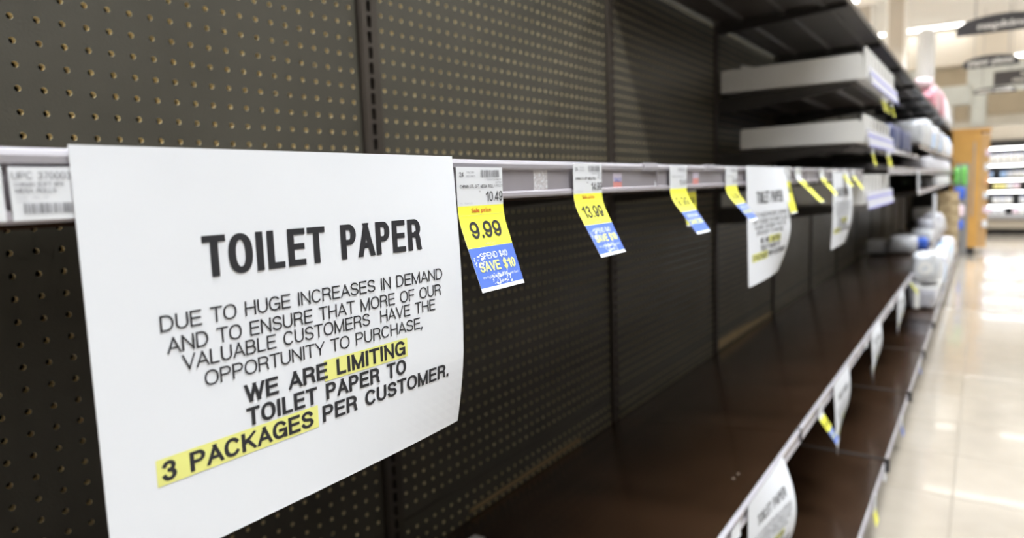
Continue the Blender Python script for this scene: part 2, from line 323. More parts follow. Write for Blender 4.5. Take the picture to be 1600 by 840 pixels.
class Sheet:
    """a hanging sheet: s to the right along Y, t down; ang(t) leans it out of the vertical, out(s, t) adds a curl"""
    def __init__(S, x, y0, z0, wd, ht, amp=0, t0=.034, ramp=.02, out=None, dy=None, n=60, tw=0):
        S.x, S.y0, S.z0, S.w, S.h, S.out, S.dy, S.tw = x, y0, z0, wd, ht, out, dy, tw
        S.tab = [(0, 0)]; px = pz = 0; S.n = n
        for i in range(n):
            t = (i+.5)/n*ht; a = amp*max(0, min(1, (t-t0)/ramp)); px += math.sin(a)*ht/n; pz += math.cos(a)*ht/n; S.tab.append((px, pz))
    def at(S, s, t, off=0):
        f = max(0, min(S.n-1e-6, t/S.h*S.n)); i = int(f); f -= i
        px = S.tab[i][0]*(1-f)+S.tab[i+1][0]*f; pz = S.tab[i][1]*(1-f)+S.tab[i+1][1]*f
        dx, dz = S.tab[i+1][0]-S.tab[i][0], S.tab[i+1][1]-S.tab[i][1]; L = math.hypot(dx, dz)
        u = s/S.w; v = t/S.h
        o = S.out(u, v) if S.out else 0
        y = S.y0+s+(S.dy(u, v) if S.dy else 0)
        return (S.x+px*(1+S.tw*(u-.5))+o+off*dz/L, y, S.z0-pz+off*dx/L)
    def body(S, name, bands, parent, mats, nu=10, nv=28, thick=.0003, cut=None):
        ts = sorted(set([S.h*i/nv for i in range(nv+1)]+[b[0] for b in bands[1:]]))
        vs_ = []; fs = []; ms = []
        for lay in (0, -thick):
            for t in ts:
                for i in range(nu+1): vs_.append(S.at(S.w*i/nu, t, lay))
        n = nu+1; N = n*len(ts)
        for j in range(len(ts)-1):
            tm = (ts[j]+ts[j+1])/2; mi = [k for k, b in enumerate(bands) if tm >= b[0]][-1]; mi = bands[mi][1]
            for i in range(nu):
                a = j*n+i; fs.append((a, a+n, a+n+1, a+1)); ms.append(mi); fs.append((N+a, N+a+1, N+a+n+1, N+a+n)); ms.append(0)
            a = j*n; fs.append((a, N+a, N+a+n, a+n)); ms.append(0)
            a = j*n+nu; fs.append((a, a+n, N+a+n, N+a)); ms.append(0)
        for j in (0, len(ts)-1):
            for i in range(nu):
                a = j*n+i; fs.append((a, a+1, N+a+1, N+a) if j == 0 else (a, N+a, N+a+1, a+1)); ms.append(0)
        b = MB(); b.v = vs_; b.f = fs; b.m = ms
        return b.build(name, mats, parent, smooth=False)
    def text(S, txt, s0, s1, tb, cap, parent, m, bold=0., name='printed_text', off=.00035, slope=0, jit=0, shear=0):
        if all(c in GL for c in txt): vs_, fs = stroke_text(txt, s1-s0, cap, .130+bold*2.1, .88 if bold < .02 else .78)
        else: vs_, fs = text_mesh(txt, bold, shear)
        b = MB()
        b.v = [S.at(s0+(s1-s0)*x, tb-cap*y+slope*(s1-s0)*x, off) for x, y in vs_]
        if all(c in GL for c in txt):
            for q, (i0, i1) in enumerate(LAY):
                for i in range(i0, i1): x, y = vs_[i]; b.v[i] = S.at(s0+(s1-s0)*x, tb-cap*y, off+.00002*(q % 4))
        b.f = list(fs); b.m = [0]*len(fs)
        return b.build(name, m, parent)
    def patch(S, s0, s1, t0, t1, parent, m, name='printed_patch', off=.0002, nu=10, nv=4, sk=0):
        b = MB(); n = nu+1
        for j in range(nv+1):
            for i in range(nu+1): b.v.append(S.at(s0+(s1-s0)*i/nu+sk*j/nv, t0+(t1-t0)*j/nv, off))
        for j in range(nv):
            for i in range(nu): b.f.append((j*n+i, (j+1)*n+i, (j+1)*n+i+1, j*n+i+1)); b.m.append(0)
        return b.build(name, m, parent)
    def bars(S, s0, s1, t0, t1, parent, m, n=26, seed=1):
        rr = random.Random(seed); b = MB(); x = s0; wd = (s1-s0)/n/1.6
        while x < s1:
            w_ = wd*rr.choice((.5, .5, 1, 1.5)); p = [S.at(x, t0, .0003), S.at(x, t1, .0003), S.at(x+w_, t1, .0003), S.at(x+w_, t0, .0003)]
            b.add(p, [(0, 1, 2, 3)]); x += w_+wd*rr.choice((.5, .8, 1.2))
        return b.build('barcode', m, parent)
    def specks(S, s0, s1, t0, t1, parent, m, n=60, seed=1, r=.0006):
        rr = random.Random(seed); b = MB()
        for _ in range(n):
            s = rr.uniform(s0, s1); t = rr.uniform(t0, t1); q = r*rr.uniform(.5, 1.8); q2 = r*rr.uniform(.4, 1.2)
            b.add([S.at(s, t, .0004), S.at(s-q2, t+q, .0004), S.at(s+q2, t+q*1.3, .0004), S.at(s+q2*1.4, t, .0004)], [(0, 1, 2, 3)])
        return b.build('worn_print', m, parent, kind='stuff')

# ------------------------------------------------------------------ the gondola: wall of pegboard, uprights
XW = -.8646; SEC = .9144; Y0 = .848; PY = .0255; PZ = .0252; ZT = .0744+H      # a hole row, in world height
NSEC0, NSEC1 = -2, 12                                                     # sections (index of left upright)
def peg_mesh(rows, zlo, zhi, name, R=.0035, N=12, edge=True):
    b = MB(); ylo, yhi = .0225, SEC-.0225; y_first = .0364; x0 = 0; x1 = -.009
    dirs = [(math.cos(2*math.pi*i/N), math.sin(2*math.pi*i/N)) for i in range(N)]
    sq = []
    for c, s in dirs:
        k = 1/max(abs(c), abs(s)); sq.append((c*k*PY/2, s*k*PZ/2))
    corner_fix = {}
    for z in rows:
        for k in range(34):
            y = y_first+PY*k; base = len(b.v)
            for (a, c) in sq: b.v.append((x0, y+a, z+c))
            for (c, s) in dirs: b.v.append((x0, y+R*c, z+R*s))
            for (c, s) in dirs: b.v.append((x1, y+R*c, z+R*s))
            for i in range(N):
                j = (i+1) % N
                b.f.append((base+i, base+j, base+N+j, base+N+i)); b.m.append(0)
                b.f.append((base+N+i, base+N+j, base+2*N+j, base+2*N+i)); b.m.append(1)
            # corner fill triangles (12 directions miss the corners)
            cs = [(PY/2, PZ/2, 1, 2), (-PY/2, PZ/2, 4, 5), (-PY/2, -PZ/2, 7, 8), (PY/2, -PZ/2, 10, 11)]
            for (a, c, i, j) in cs:
                q = len(b.v); b.v.append((x0, y+a, z+c)); b.f.append((base+i, q, base+j)); b.m.append(0)
    ylo2 = y_first-PY/2; yhi2 = y_first+PY*33.5; rz0 = min(rows)-PZ/2; rz1 = max(rows)+PZ/2
    def q(ya, yb, za, zb, m=0): b.add([(x0, ya, za), (x0, yb, za), (x0, yb, zb), (x0, ya, zb)], [(0, 1, 2, 3)], m)
    if ylo2 > ylo: q(ylo, ylo2, rz0, rz1)
    if yhi > yhi2: q(yhi2, yhi, rz0, rz1)
    if zlo < rz0: q(ylo, yhi, zlo, rz0)
    if zhi > rz1: q(ylo, yhi, rz1, zhi)
    b.add([(x0, ylo, zlo), (x1, ylo, zlo), (x1, yhi, zlo), (x0, yhi, zlo)], [(0, 1, 2, 3)], 1)
    b.add([(x0, ylo, zhi), (x0, yhi, zhi), (x1, yhi, zhi), (x1, ylo, zhi)], [(0, 1, 2, 3)], 1)
    # gaps between rows left out on purpose (a joint) get a plain strip
    rs = sorted(rows)
    for a, c in zip(rs, rs[1:]):
        if c-a > PZ*1.2: q(ylo, yhi, a+PZ/2, c-PZ/2)
    return b.mesh(name, [M_PEG, M_TAN])
rows_up = [ZT-PZ*k for k in range(-22, 27)]
rows_lo = [ZT-PZ*k for k in range(28, 43)]
me_up = peg_mesh(rows_up, ZT-PZ*27+.002, ZT+PZ*22.6, 'pegboard_panel')
me_lo = peg_mesh(rows_lo, .10, ZT-PZ*27-.001, 'pegboard_panel')
def upright_mesh():
    b = MB(); x = .0085; z0, z1 = .02, ZT+PZ*23; n = int((z1-z0)/PZ); hw = .021; sw = .0047; sl = .0094
    def q(p): b.add(p, [(0, 1, 2, 3)])
    for k in range(n):
        zc = z0+PZ*(k+.5); a, c = zc-PZ/2, zc+PZ/2
        for s in (-1, 1):
            q([(x, s*sw, a), (x, s*hw*.82, a), (x, s*hw*.82, c), (x, s*sw, c)][::s])
            q([(x, s*hw*.82, a), (x-.002, s*hw*.86, a), (x-.002, s*hw*.86, c), (x, s*hw*.82, c)][::s])
            q([(x-.002, s*hw*.86, a), (x-.002, s*hw, a), (x-.002, s*hw, c), (x-.002, s*hw*.86, c)][::s])
            q([(x, s*sw, zc-sl), (x-.008, s*sw, zc-sl), (x-.008, s*sw, zc+sl), (x, s*sw, zc+sl)])
        q([(x, -sw, a), (x, sw, a), (x, sw, zc-sl), (x, -sw, zc-sl)]); q([(x, -sw, zc+sl), (x, sw, zc+sl), (x, sw, c), (x, -sw, c)])
        q([(x, -sw, zc-sl), (x, sw, zc-sl), (x-.008, sw, zc-sl), (x-.008, -sw, zc-sl)])
        q([(x, sw, zc+sl), (x, -sw, zc+sl), (x-.008, -sw, zc+sl), (x-.008, sw, zc+sl)])
    for s in (-1, 1): q([(x-.002, s*hw, z0), (-.012, s*hw, z0), (-.012, s*hw, z1), (x-.002, s*hw, z1)][::s])
    b.add([(-.0005, -sw, z0), (-.0005, sw, z0), (-.0005, sw, z1), (-.0005, -sw, z1)], [(0, 1, 2, 3)], 1)  # dark strip painted in for the shade inside the slots
    return b.mesh('upright', [M_STD, M_DARK])
me_ur = upright_mesh()
sec_words = ['first', 'second', 'third', 'fourth', 'fifth', 'sixth', 'seventh', 'eighth', 'ninth', 'tenth', 'eleventh', 'twelfth', 'thirteenth', 'fourteenth']
sec_lab = {-2: 'brown pegboard shelving section at the left picture edge behind the UPC label', -1: 'brown pegboard back of the shelving behind the big TOILET PAPER notice',
           0: 'brown pegboard section behind the 9.99 and 13.99 tags, between the two nearest uprights', 1: 'brown pegboard section with bare shelf just left of the white tray shelves',
           2: 'shelving section that carries the three levels of white trays', 3: 'dark shelving section just beyond the white trays'}
SECT = {}
for s in range(NSEC0, NSEC1):
    y = Y0+SEC*s
    e = empty('gondola_section', (XW, y, 0), sec_lab.get(s, ORD[s-4]+' far shelving section beyond the dark one that follows the white trays'), 'shelving', 'gondola sections of the aisle')
    SECT[s] = e; ORG[e.name] = Vector((XW, y, 0))
    for me in (me_up, me_lo):
        o = bpy.data.objects.new('pegboard_panel', me); COL.objects.link(o); o.parent = e
    o = bpy.data.objects.new('upright', me_ur); COL.objects.link(o); o.parent = e
    MB().box(XW-.03, XW-.022, y+.001, y+SEC-.001, 0, 1.80).build('peg_shade_sheet', M_DARK, e)  # dark sheet added so the peg holes read as shaded depth
    MB().box(XW-.006, XW+.002, y+.023, y+SEC-.023, ZT-PZ*27-.0012, ZT-PZ*27+.0022).build('panel_joint', M_STD, e)
    # worn pale strip where the pegboard meets the shelf
    if s == 2:
        za = H-.673; b = MB(); b.add([(XW+.001, y+.03, za), (XW+.001, y+SEC-.03, za), (XW+.001, y+SEC-.03, za+.010), (XW+.001, y+.35, za+.032), (XW+.001, y+.03, za+.034)] + [(XW+.004, y+.03, za), (XW+.004, y+SEC-.03, za), (XW+.004, y+SEC-.03, za+.010), (XW+.004, y+.35, za+.032), (XW+.004, y+.03, za+.034)],
            [(4, 3, 2, 1, 0), (5, 6, 7, 8, 9), (0, 1, 6, 5), (1, 2, 7, 6), (2, 3, 8, 7), (3, 4, 9, 8), (4, 0, 5, 9)]); b.build('bare_strip', M_CARD, e)
    elif s == 0: MB().box(XW+.001, XW+.0035, y+.22, y+.70, H-.673, H-.664).build('bare_strip', M_CARDD, e)

# ------------------------------------------------------------------ shelves
RAILPROF_FACE = [(-.0045, -.0065), (-.0045, -.0270), (-.0075, -.0290), (-.0075, -.0045)]
def shelf(s, z_top, xf, name='steel_shelf', label='', rail=True, z_back=None, lip=.034, railtop=None, under=False, back=XW+.0095, thick=.022, brk=.045, brkm=None, group=None, kick=False, seam=0):
    """one shelf: deck, folded front, two brackets, price channel on its front edge"""
    y = Y0+SEC*s; ya, yb = y+.0015, y+SEC-.0015; zb = z_top if z_back is None else z_back
    e = empty(name, ((back+xf)/2, (ya+yb)/2, zb), label, 'shelf', group)
    b = MB(); b.prof([(back, zb), (back, zb-.012), (back+.01, zb-.0125), (back+.012, zb-.003), (xf-.012, z_top-.003), (xf-.010, z_top-thick), (xf-.004, z_top-thick), (xf-.0035, z_top-.002), (xf-.006, z_top)], ya, yb)
    b.build('deck', M_DECK if not under else M_UNDER, e)
    for yy in (ya+.001, yb-.0045):
        b = MB(); b.prof([(back-.004, zb-.004), (back-.004, zb-brk-.012), (back+.05, zb-brk-.012), (xf-.02, z_top-.014-thick*.3), (xf-.014, z_top-.004)], yy, yy+.0035)
        b.build('bracket', brkm or M_BRK, e)
    if kick: MB().box(-.345, -.335, ya, yb, 0, z_top-.02).build('kick_plate', M_BRK, e)
    if under:
        for f in (.18, .5, .80):
            xx = back+(xf-back)*f; zz = zb+(z_top-zb)*f-.003
            MB().prof([(xx-.016, zz), (xx-.010, zz-.010), (xx+.010, zz-.010), (xx+.016, zz)], ya+.006, yb-.006).build('stiffener', M_UNDER, e)
    if rail:
        rz = (z_top+.013) if railtop is None else railtop
        X = xf
        face = MB().prof([(X-.0035, rz-.006), (X-.0035, rz-.0285), (X-.0058, rz-.0285), (X-.0058, rz-.006)], ya, yb).build('price_channel', M_RAIL, e)
        MB().prof([(X-.0100, rz-.0005), (X-.0040, rz), (X-.0012, rz-.0012), (X-.0004, rz-.0035), (X-.0008, rz-.0070), (X-.0030, rz-.0085), (X-.0058, rz-.0080), (X-.0100, rz-.0055)], ya, yb).build('channel_lip', M_LIP, e, smooth=False)
        MB().prof([(X-.0058, rz-.0270), (X-.0028, rz-.0275), (X-.0006, rz-.0290), (X-.0004, rz-.0320), (X-.0020, rz-.0337), (X-.0058, rz-.0340)], ya, yb).build('channel_lip', M_RAIL2, e)
        # black end caps of the channel joint
        MB().box(X-.010, X-.0002, yb-.0005, yb+.0012, rz-.0335, rz-.001).build('channel_end', M_RAIL, e)
        if seam: MB().box(X-.014 if seam == 1 else back+.02, X+.0015+(.012 if seam == 2 else 0), yb-.003 if seam == 1 else yb-.006, yb+.0045 if seam == 1 else yb+.009, rz-.036, rz+(.0012 if seam == 1 else .0105)).build('seam_plate', M_DARK, e)
    return e
XR = -.3485
for s in (-2, -1, 0, 1):
    shelf(s, H+.011, XR, label=['bare brown shelf whose price rail is at the left picture edge', 'brown shelf whose price rail holds the big TOILET PAPER notice', 'brown shelf whose rail holds the 9.99 and 13.99 tags',
          'brown shelf whose rail holds the third TOILET PAPER notice, next to the white trays'][s+2], railtop=H+.0252, group='shelves at lens height')
# the long middle shelf: bare decks seen from above
mid_lab = ['bare brown lower shelf at the left, behind the big notice', 'bare brown lower shelf below the big notice', 'bare brown lower deck nearest, with the lowest notice on its rail', 'bare brown lower deck beyond the black rail joint', 'bare lower deck with the third notice on its rail',
           'bare lower deck with the farthest notice on its rail', 'bare lower deck just before the white wrapped packs', 'lower deck under the white wrapped packs']
for s in range(-2, 12):
    if s == 10: continue                     # the carton stack stands in this gap
    shelf(s, H-.630, -.3525, label=(mid_lab[s+2] if s < 6 else ORD[s-6]+' far lower deck beyond the two white wrapped packs'), z_back=H-.679, railtop=H-.6205, seam=int(s == 0), group='long lower shelf run')
for s in range(-2, 12):
    near = {1: 'bottom shelf deck nearest the lens, beside the floor', 2: 'bottom shelf deck beyond the first black seam', 3: 'bottom shelf deck beyond the second black seam'}
    shelf(s, H-1.004, -.2515, label=near.get(s, ORD[s-4 if s > 3 else s+2]+(' bottom shelf deck beyond the third black seam' if s > 3 else ' bottom shelf deck from the left, out of sight below the notice')), railtop=H-1.012, group='bottom shelf run', thick=.05, back=XW+.0095, kick=True, seam=2 if s in (0, 1, 2, 3, 4) else 0)
for s in range(1, 12):
    lab = {1: 'topmost dark shelf left of the white trays, seen from below', 2: 'topmost dark shelf over the white trays, seen from below'}.get(s, ORD[s-3]+' topmost shelf segment beyond the one over the white trays')
    shelf(s, H+.603, -.392, label=lab, z_back=H+.600, rail=False, under=True, brk=.034, group='top shelf run')
shelf(2, H+.330, -.375, label='shelf under the highest white trays', rail=False, z_back=H+.318, under=True, brk=.05)
shelf(2, H+.118, -.375, label='shelf under the middle white trays, just above the price rail', rail=False, z_back=H+.108, under=True, brk=.05)
shelf(2, H-.100, -.375, label='shelf under the lowest white trays, behind the price rail', rail=False, z_back=H-.102, under=True, brk=.05)
for s in range(3, 12):
    up_z = H+.13 if s < 5 else H+.205
    shelf(s, up_z, -.365, label=ORD[s-3]+' upper shelf segment beyond the middle white trays', rail=(s > 7), group='far upper shelves')
    shelf(s, H+.030, -.360, label=ORD[s-3]+' shelf segment at lens height beyond the lowest white trays', railtop=H+.043, group='far middle shelves')
    if s > 4: shelf(s, H-.115, -.360, label=ORD[s-5]+' far shelf segment just below lens height', railtop=H-.10, group='far lower-middle shelves')

# the other side of the aisle (unseen, added to shade the aisle)
for s in range(-4, 12):
    y = Y0+SEC*s; ya, yb = y+.002, y+SEC-.002
    e = empty('opposite_shelving', (1.9, y+SEC/2, 0), ORD[s+4]+' section of the unseen shelving added across the aisle', 'shelving', 'shelving across the aisle')
    MB().box(1.85, 1.90, ya, yb, 0, 2.0).build('back_board', M_STD, e)
    for z, xf in ((.15, 1.30), (.55, 1.38), (.95, 1.38), (1.35, 1.38), (1.75, 1.38)):
        MB().box(xf, 1.85, ya, yb, z-.025, z).build('deck', M_DECK, e); MB().box(xf-.004, xf, ya, yb, z-.025, z+.01).build('price_channel', M_RAIL, e)
    MB().box(1.36, 1.37, ya, yb, 0, .12).build('kick_plate', M_BRK, e)

# ------------------------------------------------------------------ the notices
LINES = [('TOILET PAPER', .210, .3835, -.0427, .0227, M_INK, .038),
         ('DUE TO HUGE INCREASES IN DEMAND', .1833, .4040, -.0678, .0086, M_INK, .0),
         ('AND TO ENSURE THAT MORE OF OUR', .1856, .4015, -.0798, .0086, M_INK, .0),
         ('VALUABLE CUSTOMERS  HAVE THE', .1932, .3943, -.0904, .0086, M_INK, .0),
         ('OPPORTUNITY TO PURCHASE,', .2050, .3795, -.1020, .0086, M_INK, .0),
         ('WE ARE LIMITING', .2280, .3605, -.1182, .0108, M_INK, .045),
         ('TOILET PAPER TO', .2285, .3606, -.1322, .0108, M_INK, .045),
         ('3 PACKAGES PER CUSTOMER.', .1769, .4080, -.1462, .0108, M_INK, .045)]
def notice(x, y0, z0, label, out=None, dy=None, full=True, name='paper_notice', tw=0, amp=0, t0=.036, ramp=.05):
    S = Sheet(x, y0, z0, .2775, .2168, amp=amp, t0=t0, ramp=ramp, out=out, dy=dy, tw=tw)
    p = S.at(.139, .2168)
    e = empty(name, (p[0], p[1], p[2]), label, 'notice')
    S.body('sheet', [(0, 0)], e, [M_PAPER], nu=28, nv=28)
    D = .149; Z0 = .0268
    S.patch(.2865-D, .3630-D, Z0+.1062, Z0+.1200, e, M_HL, 'highlight')
    S.patch(.1745-D, .2795-D, Z0+.1336, Z0+.1480, e, M_HL, 'highlight')
    for (t, a, b_, zb, cap, m_, bd) in LINES:
        S.text(t, a-D, b_-D, Z0-zb, cap, e, m_, bold=bd)
    return e
notice(-.3475, .149, H+.0268, 'big nearest white notice reading TOILET PAPER with yellow highlighting',
       out=lambda u, v: .0045*math.sin(math.pi*min(1, v))*u**3-.010*max(0, v-.72)**1.5*u**4*4)
notice(-.3470, 1.243, H+.0258, 'second white TOILET PAPER notice along the top rail, bottom corner curled',
       out=lambda u, v: .012*math.sin(math.pi*v)*u**2+.006*v-.03*max(0, v-.6)**1.5*u**3*2)
notice(-.3470, 2.08, H+.0160, 'third and farthest white TOILET PAPER notice on the top rail',
       out=lambda u, v: .010*math.sin(math.pi*v)*(.4+u**2)-.02*max(0, v-.7)*u**2)
XM = -.3505
def curl(k, m_=1.): return lambda u, v: .004+k*v*(.3+.7*u)-.5*k*max(0, v-.5)**2*4*u*m_
notice(XM, 1.285, H-.6215, 'white notice on the lower shelf rail at the bottom picture edge', out=lambda u, v: .030*math.sin(math.pi*v*.9)*u**1.5)
notice(XM, 2.20, H-.6215, 'second notice hanging from the lower shelf rail, past the black joint', out=lambda u, v: .012*v*(1-u)+.008*math.sin(math.pi*v)*u-.036*v**3*u+.004*v)
notice(XM, 3.05, H-.6215, 'third notice hanging from the lower shelf rail', out=lambda u, v: .010*v*(1-u)+.012*math.sin(math.pi*v)*u-.036*v**3*u+.003*v)
notice(XM, 4.08, H-.6215, 'farthest notice hanging from the lower shelf rail', out=lambda u, v: .004*v*(1-u)+.012*math.sin(math.pi*v)*u-.022*v**3*u+.003*v)
# long paper on the far middle shelf rail
S = Sheet(-.357, 5.2, H+.040, .14, .165, amp=.05); p = S.at(.07, .165)
e = empty('hanging_paper', p, 'narrow white paper hanging from the far shelf at lens height', 'notice'); S.body('sheet', [(0, 0)], e, [M_PAPER])

# ------------------------------------------------------------------ price tags
TM = [M_TWHITE, M_YEL, M_BLUE]
def price_tag(x, y, z, label, off=.03, price='9.99', was='10.49', detail=2, L=.1035, wd=.0635, tw=-.1, t0=.030, blue=True, name='price_tag', group=None):
    amp = math.asin(min(.95, off/(L-t0-.012)))
    S = Sheet(x, y, z, wd, L, amp=amp, t0=t0, ramp=.022, tw=tw)
    p = S.at(wd/2, L); e = empty(name, p, label, 'price tag', group)
    a, b_, c = L*.305, L*.645, L*.968
    S.body('tag_sheet', [(0, 0), (a, 1), (b_, 2 if blue else 1), (c, 0)], e, TM, nu=4, nv=30, thick=.00025)
    def tx(t, s0, s1, tb, cap, m_, bd=0., **k): S.text(t, s0*wd, s1*wd, tb*L, cap*L, e, m_, bold=bd, **k)
    if detail >= 2:
        tx('24', .05, .14, .075, .035, M_INK, .02)
        tx('TRUCKIN', .20, .36, .050, .016, M_GINK); tx('00034401', .19, .38, .078, .016, M_GINK)
        S.bars(.50*wd, .92*wd, .022*L, .082*L, e, M_GINK, n=26, seed=3)
        tx('1 70003700038370', .58, .97, .108, .016, M_GINK); tx('037700', .83, .97, .132, .016, M_GINK)
        tx('CHRMN UTL SFT MEGA ROLL', .06, .78, .165, .026, M_INK, .012); tx('4 ROLLS', .80, .99, .160, .022, M_GINK)
        tx('EA', .45, .49, .200, .012, M_INK)
        tx(was, .60, .985, .275, .080, M_INK, .0); tx('11 75.8.5.3', .05, .30, .292, .014, M_LINK)
        tx('Sale price', .27, .70, .358, .034, M_RED, .02)
        S.patch(.03*wd, .97*wd, .380*L, .382*L, e, M_GINK, 'printed_rule', off=.0003, nv=1)
        tx(price, .16 if len(price) == 4 else .12, .84 if len(price) == 4 else .86, .572, .140, M_INK, .036)
        tx('with Card', .38, .61, .630, .022, M_GINK)
        if blue:
            tx('SPEND $40', .19, .80, .745, .052, M_WINK, .0); tx('SAVE $10', .10, .92, .845, .080, M_YINK, .035)
            tx('We 11g2 fun rewards 1 bonus with Card.', .10, .93, .900, .020, M_WINK)
            S.specks(.30*wd, .72*wd, .86*L, .955*L, e, M_WINK, 70, 5, .0008); S.specks(.03*wd, .25*wd, .70*L, .80*L, e, M_WINK, 30, 6, .0007)
    else:
        S.bars(.45*wd, .90*wd, .03*L, .08*L, e, M_LINK, n=16, seed=4)
        tx(was, .55, .96, .26, .07, M_GINK, .01); tx('MEGA ROLLS', .08, .8, .16, .025, M_GINK)
        tx(price, .13, .87, .56, .135, M_INK, .032)
        if blue:
            tx('SPEND $40', .15, .85, .745, .048, M_WINK, .012); tx('SAVE $10', .08, .92, .85, .075, M_YINK, .03)
    return e
XT = -.3468
price_tag(XT, .4300, H+.0185, 'sharp nearest tag reading 9.99 Sale price beside the big notice', off=.0205)
price_tag(XT+.0002, .6195, H+.0235, 'tag reading 13.99 on the top price rail', off=.0285, price='13.99', was='14.99', L=.1025)
price_tag(XT, .8830, H+.0240, 'third tag along the top rail, reading 9.99 under a white panel', off=.0355, detail=1, L=.103)
price_tag(XT, 1.1250, H+.0235, 'tag half hidden by the second TOILET PAPER notice, on its left', off=.037, price='9.99', detail=1, L=.101, tw=-.15)
price_tag(-.3445, 1.505, H+.026, 'yellow tag on the right edge of the second TOILET PAPER notice', off=.016, detail=1, L=.1, blue=False)
price_tag(XT, 1.625, H+.0262, 'long yellow tag curling far out, right of the second notice', off=.052, detail=1, L=.100, blue=False, t0=.012)
price_tag(XT, 1.90, H+.025, 'yellow tag curling out just left of the third notice', off=.036, detail=1, L=.082, blue=False, t0=.012)
price_tag(-.3435, 2.235, H+.025, 'short yellow tag lying over the top of the third notice', off=.022, detail=1, L=.06, blue=False, t0=.012)
price_tag(XT, 2.42, H+.026, 'last yellow tag at the far end of the top rail', off=.030, detail=1, L=.075, blue=False, t0=.012)
price_tag(-.3575, .965, H+.0085, 'yellow tag hanging behind the rail beside the third tag', off=.004, detail=1, L=.072, blue=False, wd=.05)
# stickers and clips on the rail
def sticker(y0, y1, z0, z1, name, m_list, label, x=-.3518, cat='sticker'):
    S = Sheet(x, y0, z1, y1-y0, z1-z0, n=4); e = empty(name, S.at((y1-y0)/2, z1-z0), label, cat)
    h = z1-z0
    S.body('backing', [(0, 0)]+[(h*(i+1)/len(m_list), i+1) for i in range(len(m_list)-1)] if len(m_list) > 1 else [(0, 0)], e, m_list, nu=3, nv=8, thick=.0002)
    return S, e
S, e = sticker(.552, .577, H-.003, H+.0165, 'sticker_residue', [mat('torn_sticker', (.60, .57, .58), .6, var=.2, scale=300)], 'torn pale sticker residue on the rail between the first two tags')
S.specks(0, .024, .001, .019, e, M_TWHITE, 40, 8, .0012)
S, e = sticker(.722, .745, H-.005, H+.0135, 'sticker', [mat('sticker_lilac', (.62, .56, .66), .5), mat('sticker_red', (.72, .28, .25), .5)], 'small blue and red sticker on the rail right of the 13.99 tag')
S.text('SALE', .002, .021, .010, .005, e, M_BLUE, bold=.02)
S, e = sticker(.985, 1.010, H-.003, H+.0150, 'sticker', [mat('sticker_lilac', (.6, .5, .6), .5), mat('sticker_red', (.7, .3, .3), .5)], 'small faded sticker on the rail between the third tag and the second notice')
for (y, l_) in ((.800, 'clear clip strip on the rail joint between the 13.99 tag and the third tag'), (1.03, 'clear clip on the rail left of the second notice')):
    MB().prof([(-.3540, H+.0255), (-.3480, H+.0262), (-.3474, H+.021), (-.3480, H+.0165), (-.3530, H+.0165)], y, y+.045).build('clear_clip', M_LIP, label=l_, category='clip') if False else \
        props(MB().prof([(-.3540, H+.0255), (-.3480, H+.0262), (-.3474, H+.021), (-.3480, H+.0165), (-.3530, H+.0165)], y, y+.045).build('clear_clip', M_LIP), l_, 'clip')
S = Sheet(-.3515, .842, H+.004, .02, .013, n=4); b = MB(); b.add([S.at(0, 0, .0004), S.at(0, .012, .0004), S.at(.018, .012, .0004), S.at(0, 0, 0), S.at(0, .012, 0), S.at(.018, .012, 0)], [(0, 1, 2), (3, 5, 4), (0, 3, 4, 1), (1, 4, 5, 2), (2, 5, 3, 0)])
props(b.build('torn_paper_corner', M_TWHITE), 'small torn white paper triangle on the rail left of the third tag', 'paper scrap')
# UPC label in the rail at the far left
S = Sheet(-.3484, .1245, H+.0165, .066, .0235, n=4); e = empty('shelf_label', S.at(.033, .0235), 'blurred white UPC bar code label in the rail left of the big notice', 'label')
S.body('label_card', [(0, 0)], e, [M_TWHITE], nu=4, nv=4)
S.text('UPC 3700036883', .0010, .034, .0054, .0033, e, M_GINK, bold=.0); S.text('CHRMN SOFT 6PK', .0016, .0215, .0086, .0018, e, M_GINK, bold=.01)
S.text('MEGA ROLLS', .0018, .0180, .0114, .0020, e, M_GINK, bold=.015); S.text('SIZE  382 SF', .0018, .0150, .0140, .0011, e, M_LINK); S.text('11/20', .0018, .006, .0158, .0011, e, M_LINK)
S.bars(.0045, .036, .0160, .0206, e, M_GINK, n=40, seed=9)
S = Sheet(-.3484, .085, H+.0165, .037, .0235, n=4); e = empty('shelf_label', S.at(.018, .0235), 'edge of a white card in the rail at the very left of the picture', 'label'); S.body('label_card', [(0, 0)], e, [M_TWHITE], nu=2, nv=2)

# tags and cards on the lower rails
price_tag(-.3495, 1.965, H-.625, 'yellow and blue tag hanging from the lower rail just past the black joint', off=.046, detail=1, L=.11, t0=.015, wd=.06)
price_tag(-.3495, 4.78, H-.625, 'yellow tag on the lower rail beside the clear bag of rolls', off=.045, detail=1, L=.11, t0=.015, blue=False)
def card(x, y0, z, wd, ht, m_, label, nm='rail_card'):
    S = Sheet(x, y0, z, wd, ht, n=4, amp=.25, t0=ht*.5, ramp=.02); e = empty(nm, S.at(wd/2, ht), label, 'label')
    S.body('card', [(0, 0), (ht*.55, 1)], e, [M_TWHITE, m_], nu=2, nv=6)
card(-.3500, 1.175, H-.625, .055, .030, M_TWHITE, 'white card in the lower rail left of its lowest notice')
card(-.3500, 2.86, H-.623, .06, .028, M_TWHITE, 'white card in the lower rail between its second and third notices')
card(-.3500, 3.78, H-.623, .06, .028, M_TWHITE, 'white card in the lower rail left of its farthest notice')
card(-.2490, 2.02, H-1.013, .05, .050, M_TWHITE, 'white card on the bottom rail nearest the lens')
card(-.2490, 2.34, H-1.013, .06, .095, M_YEL, 'white and yellow tag on the bottom rail')
card(-.2490, 2.60, H-1.010, .05, .050, M_TWHITE, 'white card on the bottom rail at the first black seam')
